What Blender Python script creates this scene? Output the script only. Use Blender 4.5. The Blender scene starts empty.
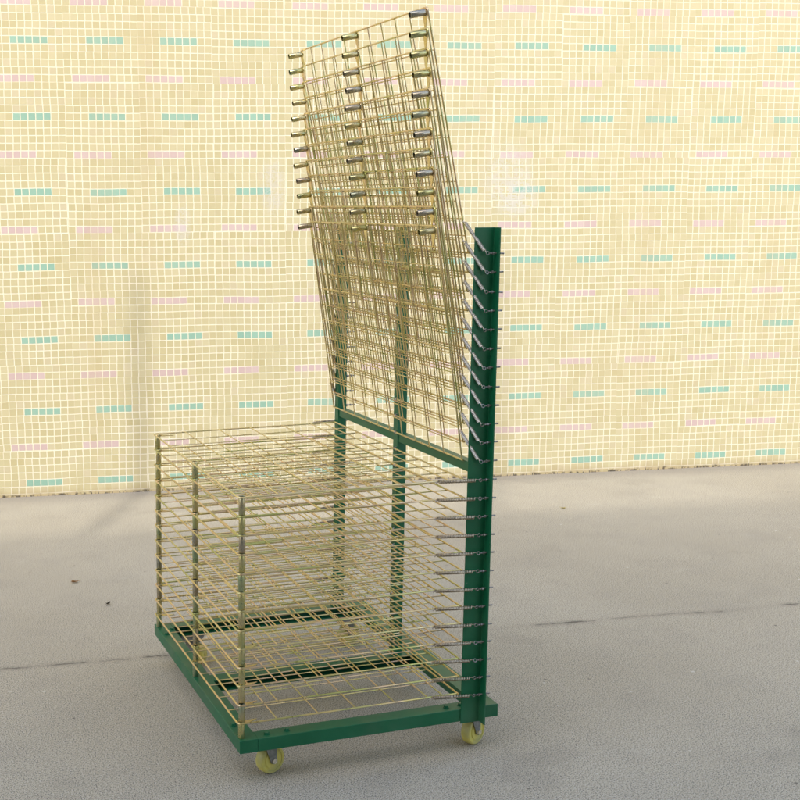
import bpy, bmesh, math, random
from mathutils import Vector, Matrix
random.seed(7)
S = bpy.context.scene
COL = S.collection
PI = math.pi

# ------------------------------------------------------------------ helpers
def link(name, me, mat=None, parent=None):
    o = bpy.data.objects.new(name, me)
    COL.objects.link(o)
    if mat and me: me.materials.append(mat)
    if parent: o.parent = parent
    return o

def mesh_from(bm, name, smooth=True):
    bmesh.ops.recalc_face_normals(bm, faces=bm.faces[:])
    me = bpy.data.meshes.new(name)
    bm.to_mesh(me); bm.free()
    if smooth:
        for p in me.polygons: p.use_smooth = True
        me.set_sharp_from_angle(angle=math.radians(40))
    return me

def build(name, bm, mat, parent=None, smooth=True):
    return link(name, mesh_from(bm, name, smooth), mat, parent)

def box(bm, x0, x1, y0, y1, z0, z1, bev=0.0):
    r = bmesh.ops.create_cube(bm, size=1.0)
    vs = r['verts']
    for v in vs:
        v.co = Vector((x0+(v.co.x+.5)*(x1-x0), y0+(v.co.y+.5)*(y1-y0), z0+(v.co.z+.5)*(z1-z0)))
    if bev > 0:
        es = list({e for v in vs for e in v.link_edges})
        bmesh.ops.bevel(bm, geom=es, offset=bev, segments=2, affect='EDGES', profile=.6)

def tube(bm, pts, r, n=6, closed=False, caps=True):
    pts = [Vector(p) for p in pts]
    N = len(pts)
    rings = []
    t0 = (pts[1]-pts[0]).normalized()
    ref = Vector((0,0,1)) if abs(t0.z) < .9 else Vector((0,1,0))
    nrm = t0.cross(ref).normalized()
    for i in range(N):
        if closed: t = (pts[(i+1)%N]-pts[i-1]).normalized()
        elif i == 0: t = t0
        elif i == N-1: t = (pts[-1]-pts[-2]).normalized()
        else: t = (pts[i+1]-pts[i-1]).normalized()
        nrm = (nrm - t*nrm.dot(t)).normalized()
        b = t.cross(nrm)
        rr = r[i] if isinstance(r, (list, tuple)) else r
        rings.append([bm.verts.new(pts[i]+(nrm*math.cos(2*PI*k/n)+b*math.sin(2*PI*k/n))*rr) for k in range(n)])
    M = N if closed else N-1
    for i in range(M):
        a, b2 = rings[i], rings[(i+1)%N]
        for k in range(n):
            bm.faces.new((a[k], a[(k+1)%n], b2[(k+1)%n], b2[k]))
    if caps and not closed:
        bm.faces.new(rings[0]); bm.faces.new(rings[-1])

def lathe(bm, prof, M=Matrix.Identity(4), n=32):
    """closed profile of (radius, height) turned about local Z"""
    rings = [[bm.verts.new(M @ Vector((r*math.cos(2*PI*k/n), r*math.sin(2*PI*k/n), h))) for k in range(n)] for r, h in prof]
    for i in range(len(rings)):
        a, b = rings[i], rings[(i+1) % len(rings)]
        for k in range(n):
            bm.faces.new((a[k], a[(k+1)%n], b[(k+1)%n], b[k]))

def prism(bm, poly, axis, a0, a1):
    """extrude a closed 2-D outline along an axis ('x','y','z')"""
    def P(p, a):
        if axis == 'x': return Vector((a, p[0], p[1]))
        if axis == 'y': return Vector((p[0], a, p[1]))
        return Vector((p[0], p[1], a))
    A = [bm.verts.new(P(p, a0)) for p in poly]; B = [bm.verts.new(P(p, a1)) for p in poly]
    bm.faces.new(A); bm.faces.new(B)
    n = len(poly)
    for i in range(n): bm.faces.new((A[i], A[(i+1)%n], B[(i+1)%n], B[i]))

def cyl(bm, c, r, h, n=20, axis='z'):
    R = {'z': Matrix.Identity(4), 'x': Matrix.Rotation(PI/2, 4, 'Y'), 'y': Matrix.Rotation(-PI/2, 4, 'X')}[axis]
    bmesh.ops.create_cone(bm, cap_ends=True, segments=n, radius1=r, radius2=r, depth=h, matrix=Matrix.Translation(c) @ R)

# ------------------------------------------------------------------ node helper
class NT:
    def __init__(s, name):
        s.m = bpy.data.materials.new(name); s.m.use_nodes = True
        s.t = s.m.node_tree; s.t.nodes.clear()
        s.out = s.n('ShaderNodeOutputMaterial'); s.b = s.n('ShaderNodeBsdfPrincipled')
        s.t.links.new(s.b.outputs[0], s.out.inputs[0])
    def n(s, t, **k):
        o = s.t.nodes.new(t)
        for a, v in k.items(): setattr(o, a, v)
        return o
    def l(s, a, b): s.t.links.new(a, b)
    def put(s, inp, v):
        if hasattr(v, 'is_output') or isinstance(v, bpy.types.NodeSocket): s.l(v, inp)
        else: inp.default_value = v
    def math(s, op, a, b=None, c=None, clamp=False):
        o = s.n('ShaderNodeMath', operation=op, use_clamp=clamp)
        s.put(o.inputs[0], a)
        if b is not None: s.put(o.inputs[1], b)
        if c is not None: s.put(o.inputs[2], c)
        return o.outputs[0]
    def mix(s, f, a, b, blend='MIX'):
        o = s.n('ShaderNodeMix', data_type='RGBA', blend_type=blend)
        s.put(o.inputs[0], f)
        s.put(o.inputs[6], a if hasattr(a, 'links') else (*a, 1)); s.put(o.inputs[7], b if hasattr(b, 'links') else (*b, 1))
        return o.outputs[2]
    def noise(s, vec, scale, detail=3, rough=.5, out=0):
        o = s.n('ShaderNodeTexNoise'); s.l(vec, o.inputs['Vector'])
        o.inputs['Scale'].default_value = scale; o.inputs['Detail'].default_value = detail
        o.inputs['Roughness'].default_value = rough
        return o.outputs[out]
    def ramp(s, v, lo, hi, a=0., b=1., smooth=True):
        o = s.n('ShaderNodeMapRange'); o.interpolation_type = 'SMOOTHSTEP' if smooth else 'LINEAR'
        s.put(o.inputs[0], v); s.put(o.inputs[1], lo); s.put(o.inputs[2], hi); s.put(o.inputs[3], a); s.put(o.inputs[4], b)
        return o.outputs[0]
    def obj(s): return s.n('ShaderNodeTexCoord').outputs['Object']
    def scale(s, v, x, y, z):
        o = s.n('ShaderNodeMapping'); s.l(v, o.inputs[0]); o.inputs['Scale'].default_value = (x, y, z); return o.outputs[0]
    def bump(s, h, st, dist):
        o = s.n('ShaderNodeBump'); s.l(h, o.inputs['Height']); o.inputs['Strength'].default_value = st
        o.inputs['Distance'].default_value = dist; s.l(o.outputs[0], s.b.inputs['Normal'])

def mat_paint():
    k = NT('green_paint'); P = k.obj()
    a = k.noise(P, 9, 4); b = k.noise(P, 140, 3)
    c = k.mix(k.ramp(a, .35, .7), (.003, .090, .034), (.005, .110, .044))
    ch = k.ramp(k.noise(P, 75, 6, .75), .70, .73); c = k.mix(k.math('MULTIPLY', ch, .6), c, (.16, .20, .15))
    du = k.ramp(k.noise(P, 6, 5, .6), .5, .75); c = k.mix(k.math('MULTIPLY', du, .10), c, (.20, .20, .15))
    k.l(c, k.b.inputs['Base Color'])
    k.l(k.ramp(a, .3, .7, .34, .50), k.b.inputs['Roughness'])
    k.b.inputs['Specular IOR Level'].default_value = .38
    k.bump(b, .05, .0005)
    return k.m

def mat_zinc(name, cols, rough=(.28, .5), metallic=.85, sc=22):
    """passivated zinc: hue drifts along the wire and from piece to piece"""
    k = NT(name); P = k.obj()
    info = k.n('ShaderNodeObjectInfo')
    add = k.n('ShaderNodeVectorMath', operation='ADD'); k.l(P, add.inputs[0])
    comb = k.n('ShaderNodeCombineXYZ')
    r = k.math('MULTIPLY', info.outputs['Random'], 37.)
    for i in range(3): k.l(r, comb.inputs[i])
    k.l(comb.outputs[0], add.inputs[1]); V = add.outputs[0]
    a = k.noise(V, sc, 2); b = k.noise(V, sc*.45, 2)
    c = k.mix(k.ramp(a, .38, .62), cols[0], cols[1])
    c = k.mix(k.ramp(b, .5, .66), c, cols[2])
    c = k.mix(k.math('MULTIPLY', k.ramp(info.outputs['Random'], .45, .9), .65), c, cols[3])
    k.l(c, k.b.inputs['Base Color'])
    k.b.inputs['Metallic'].default_value = metallic
    k.l(k.ramp(k.noise(V, 90, 3), .3, .7, rough[0], rough[1]), k.b.inputs['Roughness'])
    return k.m

def mat_simple(name, c, rough=.5, metal=0., var=.15, sc=60, c2=None):
    k = NT(name); P = k.obj()
    c2 = c2 or tuple(x*(1-var) for x in c)
    k.l(k.mix(k.ramp(k.noise(P, sc, 4), .35, .65), c, c2), k.b.inputs['Base Color'])
    k.b.inputs['Roughness'].default_value = rough; k.b.inputs['Metallic'].default_value = metal
    return k.m

# fitted camera / place constants
TS = .0299; U0 = -.0729; V0 = .4821; WALL_D = 2.858; WALL_A = -.16143

def mat_wall():
    k = NT('mosaic_tiles'); P = k.obj()
    sep = k.n('ShaderNodeSeparateXYZ'); k.l(P, sep.inputs[0])
    warp = k.n('ShaderNodeSeparateColor'); k.l(k.noise(P, 2.6, 2, .5, 1), warp.inputs[0])
    u = k.math('DIVIDE', k.math('SUBTRACT', sep.outputs[0], U0), TS)
    v = k.math('SUBTRACT', k.math('DIVIDE', sep.outputs[2], TS), V0)
    u = k.math('ADD', u, k.math('MULTIPLY', k.math('SUBTRACT', warp.outputs[0], 0.5), .5))
    v = k.math('ADD', v, k.math('MULTIPLY', k.math('SUBTRACT', warp.outputs[1], .5), .4))
    # paper-backed sheets of ten by ten, each laid a little off
    su = k.math('FLOOR', k.math('DIVIDE', k.math('ADD', u, 3.), 10.)); sv = k.math('FLOOR', k.math('DIVIDE', k.math('ADD', v, 4.), 10.))
    def white(a, b, out='Value'):
        cx = k.n('ShaderNodeCombineXYZ'); k.l(a, cx.inputs[0]); k.l(b, cx.inputs[1])
        w = k.n('ShaderNodeTexWhiteNoise', noise_dimensions='2D'); k.l(cx.outputs[0], w.inputs['Vector']); return w.outputs[out]
    sh = k.n('ShaderNodeSeparateColor'); k.l(white(su, sv, 'Color'), sh.inputs[0])
    u = k.math('ADD', u, k.math('MULTIPLY', k.math('SUBTRACT', sh.outputs[0], .5), .20))
    v = k.math('ADD', v, k.math('MULTIPLY', k.math('SUBTRACT', sh.outputs[1], .5), .13))
    fu, fv = k.math('FLOOR', u), k.math('FLOOR', v)
    tc = k.n('ShaderNodeSeparateColor'); k.l(white(fu, fv, 'Color'), tc.inputs[0])
    xu = k.math('ABSOLUTE', k.math('SUBTRACT', k.math('FRACT', k.math('ADD', u, k.math('MULTIPLY', k.math('SUBTRACT', white(su, fv), .5), .10))), .5))
    xv = k.math('ABSOLUTE', k.math('SUBTRACT', k.math('FRACT', v), .5))
    d = k.math('MAXIMUM', xu, xv)
    edge = k.math('ADD', .425, k.math('MULTIPLY', k.math('SUBTRACT', k.noise(P, 70, 3), .5), .05))
    tile = k.math('SUBTRACT', 1., k.ramp(d, edge, k.math('ADD', edge, .035)))
    # accent tiles
    def band(row, shift):
        rv = k.math('COMPARE', k.math('FLOORED_MODULO', fv, 10.), float(row), .4)
        ru = k.math('LESS_THAN', k.math('FLOORED_MODULO', k.math('ADD', fu, shift), 10.), 4.6)
        return k.math('MULTIPLY', rv, ru)
    teal, pink = band(1, 0.), band(6, 2.)
    cream = k.mix(tc.outputs[0], (.425, .372, .205), (.475, .423, .255))
    cream = k.mix(k.math('MULTIPLY', k.ramp(tc.outputs[1], .8, 1.), .45), cream, (.40, .34, .17))
    cream = k.mix(k.math('MULTIPLY', k.ramp(tc.outputs[2], .86, 1.), .4), cream, (.48, .41, .30))
    c = k.mix(teal, cream, k.mix(tc.outputs[1], (.205, .355, .275), (.24, .40, .31)))
    c = k.mix(pink, c, k.mix(tc.outputs[1], (.45, .335, .315), (.49, .38, .355)))
    glaze = k.noise(P, 160, 4, .6)
    c = k.mix(k.math('MULTIPLY', k.ramp(glaze, .35, .75), .14), c, (.48, .40, .22))
    gn = k.noise(P, 14, 4)
    grout = k.mix(k.ramp(gn, .3, .7), (.62, .58, .42), (.66, .62, .48))
    c = k.mix(tile, grout, c)
    # grime: large clouds, runs down the wall, dirt at the foot; also painted shade stripes
    cl = k.noise(P, 1.3, 5, .6)
    c = k.mix(k.math('MULTIPLY', k.ramp(cl, .42, .72), .16), c, (.48, .39, .23))
    runs = k.noise(k.scale(P, 7, 1, .35), 1.0, 4, .55)
    c = k.mix(k.math('MULTIPLY', k.ramp(runs, .54, .70), .18), c, (.44, .35, .20))
    def shade_streak(xc, w, z0, z1, amt):  # part stain, part cast shadow painted into the tile colour
        wob = k.math('MULTIPLY', k.math('SUBTRACT', k.noise(k.scale(P, .3, 1, 2.2), 1, 3), .5), .10)
        dx = k.math('ABSOLUTE', k.math('SUBTRACT', k.math('ADD', sep.outputs[0], wob), xc))
        a = k.math('SUBTRACT', 1., k.ramp(dx, w*.25, w))
        zz = k.math('MULTIPLY', k.ramp(sep.outputs[2], z0-.1, z0+.15), k.math('SUBTRACT', 1., k.ramp(sep.outputs[2], z1-.3, z1)))
        n2 = k.ramp(k.noise(k.scale(P, 3, 1, .8), 5, 4, .6), .25, .65, .55, 1.)
        return k.math('MULTIPLY', k.math('MULTIPLY', a, zz), k.math('MULTIPLY', n2, amt))
    for st in SHADE_STREAKS:
        c = k.mix(shade_streak(*st), c, (.37, .29, .17))
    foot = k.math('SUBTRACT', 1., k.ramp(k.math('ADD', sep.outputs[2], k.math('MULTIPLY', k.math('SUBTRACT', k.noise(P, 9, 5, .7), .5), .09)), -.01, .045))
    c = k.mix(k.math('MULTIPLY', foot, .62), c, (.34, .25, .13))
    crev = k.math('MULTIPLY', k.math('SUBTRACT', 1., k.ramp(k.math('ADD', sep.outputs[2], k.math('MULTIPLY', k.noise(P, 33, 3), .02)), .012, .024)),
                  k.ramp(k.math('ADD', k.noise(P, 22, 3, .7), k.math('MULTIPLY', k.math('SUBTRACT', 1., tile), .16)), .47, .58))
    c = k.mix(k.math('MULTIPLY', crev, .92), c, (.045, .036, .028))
    # scraped remains of white paint
    def patch(xc, zc, rx, rz):
        dx = k.math('DIVIDE', k.math('SUBTRACT', sep.outputs[0], xc), rx); dz = k.math('DIVIDE', k.math('SUBTRACT', sep.outputs[2], zc), rz)
        rr = k.math('SQRT', k.math('ADD', k.math('MULTIPLY', dx, dx), k.math('MULTIPLY', dz, dz)))
        a = k.math('SUBTRACT', 1., k.ramp(rr, .5, 1.1))
        return k.math('MULTIPLY', a, k.ramp(k.math('ADD', k.math('MULTIPLY', k.noise(P, 26, 5, .7), .6), k.math('MULTIPLY', k.noise(P, 120, 3, .6), .4)), .42, .54))
    for q in PATCHES:
        c = k.mix(k.math('MULTIPLY', patch(*q), .42), c, (.50, .485, .45))
    spots = k.math('MULTIPLY', k.ramp(k.noise(P, 44, 4, .7), .70, .76), .35)
    c = k.mix(spots, c, (.60, .57, .49))
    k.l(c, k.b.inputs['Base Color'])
    k.l(k.ramp(tile, 0, 1, .85, .42, False), k.b.inputs['Roughness'])
    k.b.inputs['Specular IOR Level'].default_value = .35
    h = k.math('ADD', k.math('MULTIPLY', tile, k.math('ADD', .7, k.math('MULTIPLY', tc.outputs[2], .3))), k.math('MULTIPLY', glaze, .25))
    k.bump(h, .45, .0012)
    return k.m

def mat_ground():
    k = NT('worn_concrete'); P = k.obj()
    sep = k.n('ShaderNodeSeparateXYZ'); k.l(P, sep.inputs[0])
    big = k.noise(P, .9, 5, .55); mid = k.noise(P, 5, 5, .6)
    c = k.mix(k.ramp(big, .32, .68), (.395, .350, .252), (.455, .408, .302))
    c = k.mix(k.math('MULTIPLY', k.ramp(mid, .45, .72), .16), c, (.20, .185, .155))
    # grains: light and dark aggregate
    g = k.noise(P, 330, 2, .7); g2 = k.noise(P, 150, 3, .75)
    c = k.mix(k.ramp(g, .38, .50, .95, 0), c, (.085, .08, .07))
    c = k.mix(k.ramp(g, .54, .64, 0, .75), c, (.50, .47, .42))
    c = k.mix(k.ramp(g2, .60, .72, 0, .45), c, (.12, .11, .095))
    vo = k.n('ShaderNodeTexVoronoi'); k.l(P, vo.inputs['Vector']); vo.inputs['Scale'].default_value = 16
    sp = k.math('MULTIPLY', k.math('SUBTRACT', 1., k.ramp(vo.outputs['Distance'], .04, .09)), k.ramp(k.noise(P, 7, 2), .55, .6))
    c = k.mix(k.math('MULTIPLY', sp, .7), c, (.07, .06, .05))
    vo2 = k.n('ShaderNodeTexVoronoi'); k.l(P, vo2.inputs['Vector']); vo2.inputs['Scale'].default_value = 11
    sp2 = k.math('MULTIPLY', k.math('SUBTRACT', 1., k.ramp(vo2.outputs['Distance'], .03, .07)), k.ramp(k.noise(P, 4, 2), .52, .58))
    c = k.mix(k.math('MULTIPLY', sp2, .7), c, (.62, .58, .50))
    st = k.ramp(k.noise(P, 2.3, 6, .6), .60, .66); c = k.mix(k.math('MULTIPLY', st, .16), c, (.16, .145, .115))
    st = k.ramp(k.noise(k.scale(P, 1, 1.6, 1), 3.1, 5, .65), .64, .68); c = k.mix(k.math('MULTIPLY', st, .14), c, (.50, .46, .37))
    # joint between two pours, open in places
    wob = k.math('ADD', k.math('MULTIPLY', k.math('SUBTRACT', k.noise(P, 5, 4, .65), .5), .045), k.math('MULTIPLY', k.math('SUBTRACT', k.noise(P, 45, 3, .7), .5), .012))
    line = k.math('SUBTRACT', k.math('ADD', sep.outputs[1], wob), k.math('SUBTRACT', .8285, k.math('MULTIPLY', sep.outputs[0], .112)))
    al = k.math('ABSOLUTE', line)
    op = k.ramp(k.noise(k.scale(P, 1, .2, 1), 4.3, 3, .6), .54, .64)
    for xa, xb, am in ((-.25, -.18, 1.), (-.13, -.06, .45), (-.02, .045, .9), (1.10, 1.26, .7), (1.34, 1.6, .45)):
        sg = k.math('MULTIPLY', k.ramp(sep.outputs[0], xa-.02, xa+.01), k.math('SUBTRACT', 1., k.ramp(sep.outputs[0], xb-.01, xb+.02)))
        op = k.math('MAXIMUM', op, k.math('MULTIPLY', k.math('MULTIPLY', sg, am), k.ramp(k.noise(P, 60, 2), .3, .5, .35, 1.)))
    crack = k.math('MULTIPLY', k.math('SUBTRACT', 1., k.ramp(al, .001, k.math('ADD', .0022, k.math('MULTIPLY', op, .0055)))), k.math('ADD', .05, k.math('MULTIPLY', op, .62)))
    near = k.math('SUBTRACT', 1., k.ramp(al, .0, .03))
    c = k.mix(k.math('MULTIPLY', near, k.math('ADD', .12, k.math('MULTIPLY', op, .35))), c, (.17, .155, .125))
    c = k.mix(crack, c, (.05, .043, .035))
    # dirt gathered along the foot of the wall
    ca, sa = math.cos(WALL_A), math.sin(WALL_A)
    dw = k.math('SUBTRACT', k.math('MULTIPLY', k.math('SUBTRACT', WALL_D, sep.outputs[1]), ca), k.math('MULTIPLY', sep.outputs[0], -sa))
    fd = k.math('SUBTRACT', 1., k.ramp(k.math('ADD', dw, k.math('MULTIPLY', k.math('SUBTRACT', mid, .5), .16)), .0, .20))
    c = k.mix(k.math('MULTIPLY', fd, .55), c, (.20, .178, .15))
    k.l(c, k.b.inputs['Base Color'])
    k.b.inputs['Roughness'].default_value = .93
    k.b.inputs['Specular IOR Level'].default_value = .25
    h = k.math('SUBTRACT', k.math('ADD', k.math('MULTIPLY', g, .5), k.math('MULTIPLY', g2, .6)), k.math('MULTIPLY', crack, 3.))
    k.bump(h, .5, .0022)
    return k.m

SHADE_STREAKS = [(.42, .06, .0, .45, .22), (1.98, .09, .0, .45, .22)]  # faint stains that also paint in the two upright shadow stripes
PATCHES = [(2.0, 1.30, .13, .17), (1.70, 1.38, .06, .09), (.98, 1.27, .06, .14), (.60, 1.12, .04, .10), (2.05, 1.22, .1, .1)]

GREEN = mat_paint()
WIRE = mat_zinc('yellow_zinc_wire', [(.62, .49, .19), (.66, .48, .29), (.45, .45, .15), (.68, .58, .30)], (.26, .42), .88)
SLEEVE = mat_zinc('passivated_zinc_tube', [(.50, .47, .20), (.53, .46, .25), (.30, .38, .24), (.36, .30, .29)], (.20, .38), .9, 30)
STEEL = mat_simple('pale_spring_steel', (.80, .73, .62), .42, .9, .35, 200)
BOLT = mat_simple('bright_zinc', (.55, .54, .52), .3, .95, .3, 300)
DARKSTEEL = mat_simple('darker_spring_steel', (.46, .39, .30), .4, .85, .35, 200)  # darker tone for the springs of the lowered shelves
FORK = mat_simple('dull_zinc_plate', (.26, .26, .24), .5, .6, .3, 150)
WHEEL = mat_simple('yellow_polyurethane', (.58, .50, .11), .38, 0, .3, 40, (.42, .38, .13))
RUBBER = mat_simple('dark_gap', (.03, .028, .02), .7)

# ------------------------------------------------------------------ setting
bm = bmesh.new()
R = 150
vs = [bm.verts.new(p) for p in ((-R, -R, 0), (R, -R, 0), (R, R, 0), (-R, R, 0))]
bm.faces.new(vs)
g = build('ground', bm, mat_ground(), smooth=False); g['kind'] = 'structure'

bm = bmesh.new()
box(bm, -9, 12, 0, .28, -.05, 5.2, .006)
wall = build('tiled_wall', bm, mat_wall(), smooth=False)
wall.location = (0, WALL_D, 0); wall.rotation_euler = (0, 0, WALL_A)
wall['label'] = 'long outdoor wall of cream mosaic tiles with rows of teal and pink dashes'
wall['category'] = 'wall'

# ------------------------------------------------------------------ drying rack
W, D, ZT, H = .790, .597, .1051, .0283
XH, ZB, T, L = .5088, .0341, .04, .4924
ZL = lambda i: ZT+ZB+(24-i)*T              # i = 0 is the top shelf
LEAN = lambda z: .0149*(z-.6)
rack = bpy.data.objects.new('drying_rack', None); COL.objects.link(rack)
rack['label'] = 'green wheeled drying rack of wire shelves, upper half folded up, lower half down'
rack['category'] = 'drying rack'

def channel(bm, axis, a0, a1, o, w, h, t=.003, side=1):
    """C section 40 x 28 lying along an axis; o = outer (web) coordinate, side = +1 opens towards + """
    z1, z0 = ZT, ZT-H
    poly = [(o, z0), (o+side*w, z0), (o+side*w, z0+t), (o+side*t, z0+t), (o+side*t, z1-t), (o+side*w, z1-t), (o+side*w, z1), (o, z1)]
    prism(bm, poly, axis, a0, a1)

base = None
bm = bmesh.new()
channel(bm, 'y', 0, W, 0, .040, H, side=1)                       # left bar, web on the outside
channel(bm, 'y', .0402, W-.0402, D-.044, .044, H, side=1)            # back bar
channel(bm, 'x', .0402, D, .0, .040, H, side=1)                  # near bar
channel(bm, 'x', .0402, D, W, .040, H, side=-1)                  # far bar
channel(bm, 'x', .0402, D-.0442, .385, .040, H, side=-1)         # middle rail, opens to the near side
# left/near corner web so that the near face runs to the corner
box(bm, .0005, .0400, .0004, .003, ZT-H+.0003, ZT-.0003)
base = build('base_frame', bm, GREEN, rack, smooth=False)
md = base.modifiers.new('Bevel', 'BEVEL'); md.width = .0009; md.segments = 2; md.limit_method = 'ANGLE'

# bolt heads of the castor plates and post feet
bbm = bmesh.new()
cyl(bbm, (0, 0, .0025), .0052, .005, 6)
bmesh.ops.bevel(bbm, geom=[e for e in bbm.edges if all(v.co.z > .004 for v in e.verts)], offset=.0009, segments=1, affect='EDGES')
cyl(bbm, (0, 0, .0006), .0072, .0012, 16)
bolt_me = mesh_from(bbm, 'bolt_head'); bolt_me.materials.append(GREEN)
for x, y in ((.012, .036), (.064, .018), (.110, .022), (.012, .085), (.515, .022), (.480, .020), (.012, .70), (.034, .73), (.10, .772), (.578, .05), (.578, .72), (.50, .772)):
    o = link('bolt_head', bolt_me, None, base); o.location = (x, y, ZT); o.rotation_euler.z = random.random()

# uprights
def upright(y, z0, z1, wide, near=False):
    bm = bmesh.new()
    if near:
        x0, x1 = 0, .0475
        poly = [(x0, y+.003), (x0, y), (x1-.003, y), (x1-.003, y-.024), (x1, y-.024), (x1, y+.003)]
        prism(bm, poly, 'z', z0, z1)
    else:
        poly = [(0, y+.026), (0, y), (wide, y), (wide, y+.026), (wide-.003, y+.026), (wide-.003, y+.003), (.003, y+.003), (.003, y+.026)]
        prism(bm, poly, 'z', z0, z1)
    for v in bm.verts: v.co.x += XH+.003+LEAN(v.co.z)
    o = build('upright', bm, GREEN, rack, smooth=False)
    m = o.modifiers.new('Bevel', 'BEVEL'); m.width = .0008; m.segments = 2; m.limit_method = 'ANGLE'
    return o
up_near = upright(-.0035, ZT-H-.004, 1.152, .0475, True)
up_mid = upright(.369, ZT, 1.152, .0235)
up_far = upright(.765, ZT, 1.152, .0235)

# cross rail
bm = bmesh.new()
for a, b in ((.0005, .3685), (.3955, .7645)):
    box(bm, XH+.006, XH+.026, a, b, .636, .658, .0012)
build('cross_rail', bm, GREEN, rack, smooth=False)

# eye bolts through the near and far uprights
def eye_mesh():
    bm = bmesh.new()
    ring = [(.0034*math.cos(a)+.0, 0, .0034*math.sin(a)) for a in [2*PI*k/14 for k in range(14)]]
    tube(bm, ring, .0011, 6, closed=True)
    tube(bm, [(.0045, 0, 0), (.0375, 0, 0)], .0019, 8)
    cyl(bm, (.0125, 0, 0), .0034, .0035, 6, 'x')
    cyl(bm, (.0245, 0, 0), .0030, .003, 6, 'x')
    return mesh_from(bm, 'eye_bolt')
eye_me = eye_mesh(); eye_me.materials.append(mat_simple('greasy_zinc', (.30, .28, .25), .42, .8, .5, 300))
for up, yy in ((up_near, -.0145), (up_far, .800)):
    for i in range(25):
        o = link('eye_bolt', eye_me, None, up)
        o.location = (.5365+LEAN(ZL(i)), yy, ZL(i)); o.rotation_euler = (random.uniform(-.5, .5), random.uniform(-.05, .05), 0)
# hinge hooks on the middle upright
bm = bmesh.new()
tube(bm, [(.004, -.004, -.003), (-.0035, -.004, -.0032), (-.0065, -.002, 0), (-.0035, 0, .0034), (.010, 0, .0036)], .0014, 6)
hook_me = mesh_from(bm, 'hinge_hook'); hook_me.materials.append(BOLT)
for i in range(25):
    o = link('hinge_hook', hook_me, None, up_mid); o.location = (XH+.003+LEAN(ZL(i)), .375, ZL(i))

# shelf ---------------------------------------------------------------
YN, YM, YF = .0185, .392, .768
RS = .0068
def shelf_mesh():
    bm = bmesh.new(); rw, rf = .00140, .0020
    y0, y1 = YN-RS-rf, YF+RS+rf; xf = -L-RS-rf
    loop = [(0, y0, 0)]
    def arc(cx, cy, r, a0, a1, n=7): return [(cx+r*math.cos(a0+(a1-a0)*k/(n-1)), cy+r*math.sin(a0+(a1-a0)*k/(n-1)), 0) for k in range(n)]
    rr = RS+rf
    loop += arc(-L, YN, rr, -PI/2, -PI)
    loop += [(xf, YM-.02, 0), (xf, YM, 0), (xf, YM+.02, 0)]
    loop += arc(-L, YF, rr, PI, PI/2)
    loop += [(0, y1, 0)]
    # close along the hinge
    tube(bm, loop, rf, 8)
    tube(bm, [(0, y0-.006, 0), (0, y1+.006, 0)], rf, 8)
    for cy in (YM,):
        tube(bm, [(-L+rr*math.cos(a), cy+rr*math.sin(a), 0) for a in [2*PI*k/16 for k in range(16)]], .0013, 6, closed=True)
    for cy in (YN, YF):
        tube(bm, [(-L+rr*math.cos(a), cy+rr*math.sin(a), -.0005) for a in [2*PI*k/16 for k in range(16)]], .0012, 6, closed=True)
    for k in range(1, 10):
        y = YN+(YF-YN)*k/10
        if k == 5: tube(bm, [(-L+.012, YM, -.0024), (.001, YM, -.0024)], rw, 6)
        else:
            w = random.uniform(-.0026, .0026)
            tube(bm, [(xf, y, -.0024), (-L/2, y+w, -.0026), (.001, y, -.0024)], rw, 6)
    for x in (-.417, -.326, -.241, -.150, -.072, -.036):
        tube(bm, [(x, y0-.0015, .0006), (x+random.uniform(-.0022, .0022), YM, .0004), (x, y1+.0015, .0006)], rw, 6)
    return mesh_from(bm, 'shelf')
def sleeve_mesh():
    bm = bmesh.new()
    lathe(bm, [(RS-.0012, .0012), (RS-.0003, .0016), (RS, .0010), (RS, -.0365), (RS-.0003, -.0369), (RS-.0012, -.0369)], n=20)
    return mesh_from(bm, 'sleeve')
def plate_mesh(mid=False):
    bm = bmesh.new()
    w = .0095
    prism(bm, [(RS+.0002, -w), (RS+.030, -.0012), (RS+.034, 0), (RS+.030, .0012), (RS+.0002, w)], 'z', -.0034, -.0020)
    return mesh_from(bm, 'corner_plate', False)
sh_me = shelf_mesh(); sh_me.materials.append(WIRE)
sl_me = sleeve_mesh(); sl_me.materials.append(SLEEVE)
pl_me = plate_mesh(); pl_me.materials.append(WIRE)

proto = link('shelf', sh_me, None, rack)
subs = []
for y in (YN, YM, YF):
    s = link('sleeve', sl_me, None, proto); s.location = (-L, y, 0); subs.append(s)
    p = link('corner_plate', pl_me, None, proto); p.location = (-L, y, 0); subs.append(p)
    if y == YN: p.rotation_euler.z = .35
    if y == YF: p.rotation_euler.z = -.35

shelves = []
for i in range(25):
    if i == 0: o = proto
    else:
        o = proto.copy(); COL.objects.link(o); o.parent = rack
        for s in subs:
            c = s.copy(); COL.objects.link(c); c.parent = o
    z = ZL(i)
    if i < 12:
        th = 1.4029-.0566*(.5-i/11)+random.uniform(-.006, .006)
        o.location = (XH+LEAN(z), .010+random.uniform(-.0012, .0012), z)
        o.rotation_euler = (0, th, random.uniform(-.002, .002))
    else:
        th = random.uniform(-.0012, .0012)
        o.location = (XH+LEAN(z)-.001+random.uniform(-.0008, .0008), -.0015+random.uniform(-.0012, .0012), z)
        o.rotation_euler = (0, th, random.uniform(-.0015, .0015))
    shelves.append((o, th))
o['label'] = 'lowest wire shelf, just above the green base'

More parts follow.
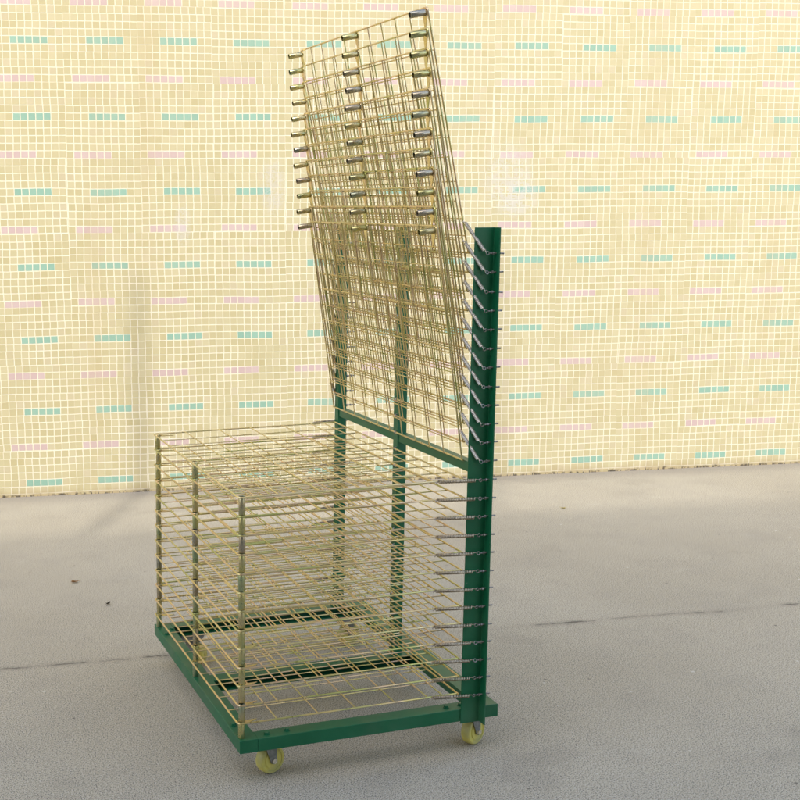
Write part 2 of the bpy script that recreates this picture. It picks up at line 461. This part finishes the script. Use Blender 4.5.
# springs ------------------------------------------------------------
def spring_mesh(length, coils, r, wr, c0, c1):
    bm = bmesh.new()
    pts = [(0, 0, -.003), (.002, 0, 0)] if False else []
    pts = [(.0, .003, .0), (.0012, .0005, -.003), (c0*.55, 0, -.0015)]
    n = coils*9
    for k in range(n+1):
        a = 2*PI*k/9; t = k/n
        pts.append((c0+(c1-c0)*t, r*math.sin(a), r*math.cos(a)))
    pts += [(c1+(length-c1)*.4, 0, .0015), (length-.0015, 0, .002), (length, .002, 0)]
    tube(bm, pts, wr, 5)
    return mesh_from(bm, 'spring')
AN = .068
def spring(i, th, y, yb):
    z = ZL(i); hx = XH+LEAN(z)
    a = Vector((hx-AN*math.cos(th), y, z+AN*math.sin(th)))
    e = Vector((.5365-.004+LEAN(z), yb, z))
    d = e-a; ln = d.length
    key = 'up' if i < 12 else 'down'
    if key not in spr:
        if key == 'up': me = spring_mesh(ln, 28, .0034, .00115, .006, ln-.007)
        else: me = spring_mesh(ln, 22, .0034, .00115, .006, ln-.008)
        me.materials.append(STEEL if key == 'up' else DARKSTEEL); spr[key] = (me, ln)
    me, l0 = spr[key]
    o = link('spring', me, None, rack)
    o.location = a; o.rotation_mode = 'QUATERNION'; o.rotation_quaternion = d.to_track_quat('X', 'Z')
    o.scale = (ln/l0, 1, 1)
spr = {}
for i in range(25):
    o, th = shelves[i]
    oy = o.location.y
    spring(i, th, YN-RS-.006+oy, -.0145)
    spring(i, th, YF+RS+.006+oy, .800)

# castors -------------------------------------------------------------
def caster(x, y, ang):
    e = bpy.data.objects.new('caster', None); COL.objects.link(e); e.parent = rack
    e.location = (x, y, 0); e.rotation_euler.z = ang
    Rw = .0315
    # wheel: axle along local Y, offset a little behind the swivel
    off = .012
    bm = bmesh.new()
    Mx = Matrix.Translation((off, 0, Rw)) @ Matrix.Rotation(PI/2, 4, 'X')
    w = .0115
    lathe(bm, [(.006, -w), (.0185, -w), (.0195, -w+.0018), (.0235, -w+.0018), (.0245, -w), (.0285, -w), (.0308, -w+.002), (Rw, -w+.005),
               (Rw, w-.005), (.0308, w-.002), (.0285, w), (.0245, w), (.0235, w-.0018), (.0195, w-.0018), (.0185, w), (.006, w)], Mx, 40)
    wh = build('wheel', bm, WHEEL, e)
    bm = bmesh.new()
    lathe(bm, [(.0272, -w+.0015), (.0284, -w+.0015), (.0284, -w-.0003), (.0272, -w-.0003)], Mx, 40)
    build('rim_groove', bm, RUBBER, wh)
    bm = bmesh.new()
    box(bm, -.030, .030, -.024, .024, ZT-H-.003, ZT-H-.0004, .0006)
    cyl(bm, (0, 0, ZT-H-.006), .018, .006, 24)
    for sgn in (-1, 1):
        yy = sgn*(w+.0030)
        poly = [(-.010, ZT-H-.009), (.020, ZT-H-.009), (.0195, Rw+.004), (off+.0075, Rw-.006), (off, Rw-.0085), (off-.0065, Rw-.005), (.001, Rw+.008)]
        prism(bm, poly, 'y', yy-.0012, yy+.0012)
    box(bm, -.0165, .0185, -w-.0042, w+.0042, ZT-H-.0105, ZT-H-.0085, .0005)
    build('fork', bm, FORK, e, False)
    bm = bmesh.new()
    cyl(bm, (off, 0, Rw), .0028, .036, 12, 'y')
    for sgn in (-1, 1): cyl(bm, (off, sgn*(w+.0065), Rw), .0062, .004, 6, 'y')
    build('axle_bolt', bm, STEEL, e, False)
caster(.072, .054, math.radians(17))
caster(.549, .040, math.radians(27))
caster(.084, .735, math.radians(-35))
caster(.520, .735, math.radians(12))

# ------------------------------------------------------------------ litter
def litter_leaf(name, x, y, ln, wd, ang, col, label, curl=.35):
    bm = bmesh.new(); n = 9; rows = []
    for k in range(n):
        t = k/(n-1); w = wd*math.sin(PI*min(1, t*.97+.03))**.8*(1-.35*t)*.5+.0006
        xx = (t-.5)*ln; z = .003+curl*ln*(t-.5)**2*2
        rows.append([bm.verts.new((xx, w*s, z+abs(s)*w*.6*(1+.5*math.sin(7*t)))) for s in (-1, -.5, 0, .5, 1)])
    for a, b in zip(rows, rows[1:]):
        for j in range(4): bm.faces.new((a[j], a[j+1], b[j+1], b[j]))
    bmesh.ops.solidify(bm, geom=bm.faces[:], thickness=.0006)
    tube(bm, [(ln*.5, 0, .003+curl*ln*.5), (ln*.72, .002, .004+curl*ln*.3)], .0006, 5)
    o = build(name, bm, mat_simple('leaf_'+str(len(bpy.data.materials)), col, .7, 0, .4, 200))
    o.location = (x, y, 0); o.rotation_euler.z = ang
    o['label'] = label; o['category'] = 'leaf'
litter_leaf('fallen_leaf', -.027, 1.314, .022, .014, .9, (.07, .055, .025), 'small dark brown curled leaf on the concrete left of the rack', .5)
litter_leaf('fallen_leaf', -.084, 1.576, .026, .016, .2, (.42, .24, .10), 'pale orange dry leaf on the concrete, farther from the rack than the brown one', .2)
litter_leaf('fallen_leaf', 1.906, 1.907, .022, .014, 1.9, (.60, .50, .18), 'small pale yellow leaf on the concrete right of the rack near the wall', .2)
litter_leaf('fallen_leaf', .572, .368+.02, .012, .009, 1.2, (.60, .45, .33), 'tiny pale leaf scrap on the concrete under the rack', .3)

def pebble(x, y, r, col, label):
    bm = bmesh.new(); bmesh.ops.create_icosphere(bm, subdivisions=2, radius=r)
    for v in bm.verts:
        v.co *= random.uniform(.8, 1.15); v.co.z = v.co.z*.6+r*.5
    o = build('pebble', bm, mat_simple('pebble_'+str(len(bpy.data.materials)), col, .8)); o.location = (x, y, 0)
    o['label'] = label; o['category'] = 'pebble'

# ------------------------------------------------------------------ unseen block added behind the viewer to shade the foreground
bd = bpy.data.objects.new('shade_block', None); COL.objects.link(bd); bd.location = (1, -3.75+.15, 0); bd.rotation_euler = (0, 0, WALL_A)
bd['label'] = 'added unseen pale brick block behind the viewer, shades the foreground'; bd['category'] = 'shade_block'
bm = bmesh.new(); box(bm, -5.6, .6, -5, 0, 0, 5.7)
k = NT('block_brick'); br = k.n('ShaderNodeTexBrick'); k.l(k.scale(k.obj(), 1, 1, 1), br.inputs[0]); br.inputs['Scale'].default_value = 4
for j, cc in enumerate(((.36, .33, .27), (.42, .38, .31), (.45, .43, .38))): br.inputs[1+j].default_value = (*cc, 1)
k.l(br.outputs[0], k.b.inputs['Base Color']); k.b.inputs['Roughness'].default_value = .9
build('wall', bm, k.m, bd, False)
glass = mat_simple('window_glass', (.03, .04, .045), .08, 0, .1, 2)
for zz in (.9, 3.7):
    for xx in (-4.4, -2.4, -.5):
        bm = bmesh.new(); box(bm, xx-.6, xx+.6, .002, .05, zz, zz+1.4); build('window', bm, glass, bd, False)

SUN_H = Vector((-.48, -.88, 0)).normalized()
def shadow_pole(wx, wz, dist, rad, label):  # unseen posts added to cast shade stripes on wall and ground
    """slim pole whose top throws its shade on the wall at wx, wz"""
    h = Vector((wx*math.cos(WALL_A), WALL_D+wx*math.sin(WALL_A), 0))+SUN_H*dist
    e = bpy.data.objects.new('shadow_pole', None); COL.objects.link(e); e.location = h
    e['label'] = label; e['category'] = 'shadow_pole'
    H_ = wz+dist*math.tan(EL)
    bm = bmesh.new(); tube(bm, [(0, 0, 0), (0, 0, H_*.5), (.01, .0, H_)], [rad*1.15, rad, rad*.8], 14)
    build('shaft', bm, SHAFT, e)
    bm = bmesh.new(); cyl(bm, (0, 0, .01), rad*2.4, .02, 20); build('base_plate', bm, SHAFT, e, False)
SHAFT = mat_simple('galvanised_pipe', (.32, .32, .31), .5, .7)
EL = math.radians(44)
shadow_pole(.40, .88, 3.3, .042, 'added unseen post left of the rack, casts the left shade stripe on the tiled wall')
shadow_pole(1.93, 1.0, 6.0, .05, 'added unseen post beside the viewer, casts the right shade stripe on the tiled wall')

# ------------------------------------------------------------------ camera
f, cx, cy, pitch, roll, yaw = 1266.389, 285.427, 404.787, -.15739, -.00703, -.32521
c, s = math.cos(yaw), math.sin(yaw)
fwd = Vector((-s*math.cos(pitch), c*math.cos(pitch), math.sin(pitch)))
r = Vector((c, s, 0)); u = r.cross(fwd)
r2 = math.cos(roll)*r+math.sin(roll)*u; u2 = -math.sin(roll)*r+math.cos(roll)*u
cam = bpy.data.cameras.new('camera'); co = bpy.data.objects.new('camera', cam); COL.objects.link(co)
M = Matrix((r2, u2, -fwd)).transposed().to_4x4(); M.translation = Vector((-.69766, -2.37941, 1.20297)); co.matrix_world = M
cam.sensor_width = 36; cam.sensor_fit = 'HORIZONTAL'; cam.lens = f/800*36
cam.shift_x = (400-cx)/800; cam.shift_y = (cy-400)/800
cam.clip_start = .05; cam.clip_end = 600
S.camera = co

# ------------------------------------------------------------------ light
AZ = math.atan2(SUN_H.y, SUN_H.x)     # azimuth as a vector angle towards the sun
sd = Vector((math.cos(AZ)*math.cos(EL), math.sin(AZ)*math.cos(EL), math.sin(EL)))
sun = bpy.data.lights.new('sun', 'SUN'); so = bpy.data.objects.new('sun', sun); COL.objects.link(so)
so.rotation_mode = 'QUATERNION'; so.rotation_quaternion = sd.to_track_quat('Z', 'Y')
sun.energy = .58; sun.angle = math.radians(1.3); sun.color = (1, .955, .88)
wd = bpy.data.worlds.new('World'); S.world = wd; wd.use_nodes = True
nt = wd.node_tree; bg = nt.nodes['Background']
sky = nt.nodes.new('ShaderNodeTexSky'); sky.sky_type = 'NISHITA'; sky.sun_disc = False
sky.sun_elevation = EL; sky.sun_rotation = PI/2-AZ
sky.air_density = 1.0; sky.dust_density = 2.6; sky.ozone_density = .6
nt.links.new(sky.outputs[0], bg.inputs[0]); bg.inputs[1].default_value = .15
S.view_settings.view_transform = 'Standard'; S.view_settings.look = 'None'
S.view_settings.gamma = 1; S.view_settings.use_curve_mapping = False
S.view_settings.exposure = 1.66
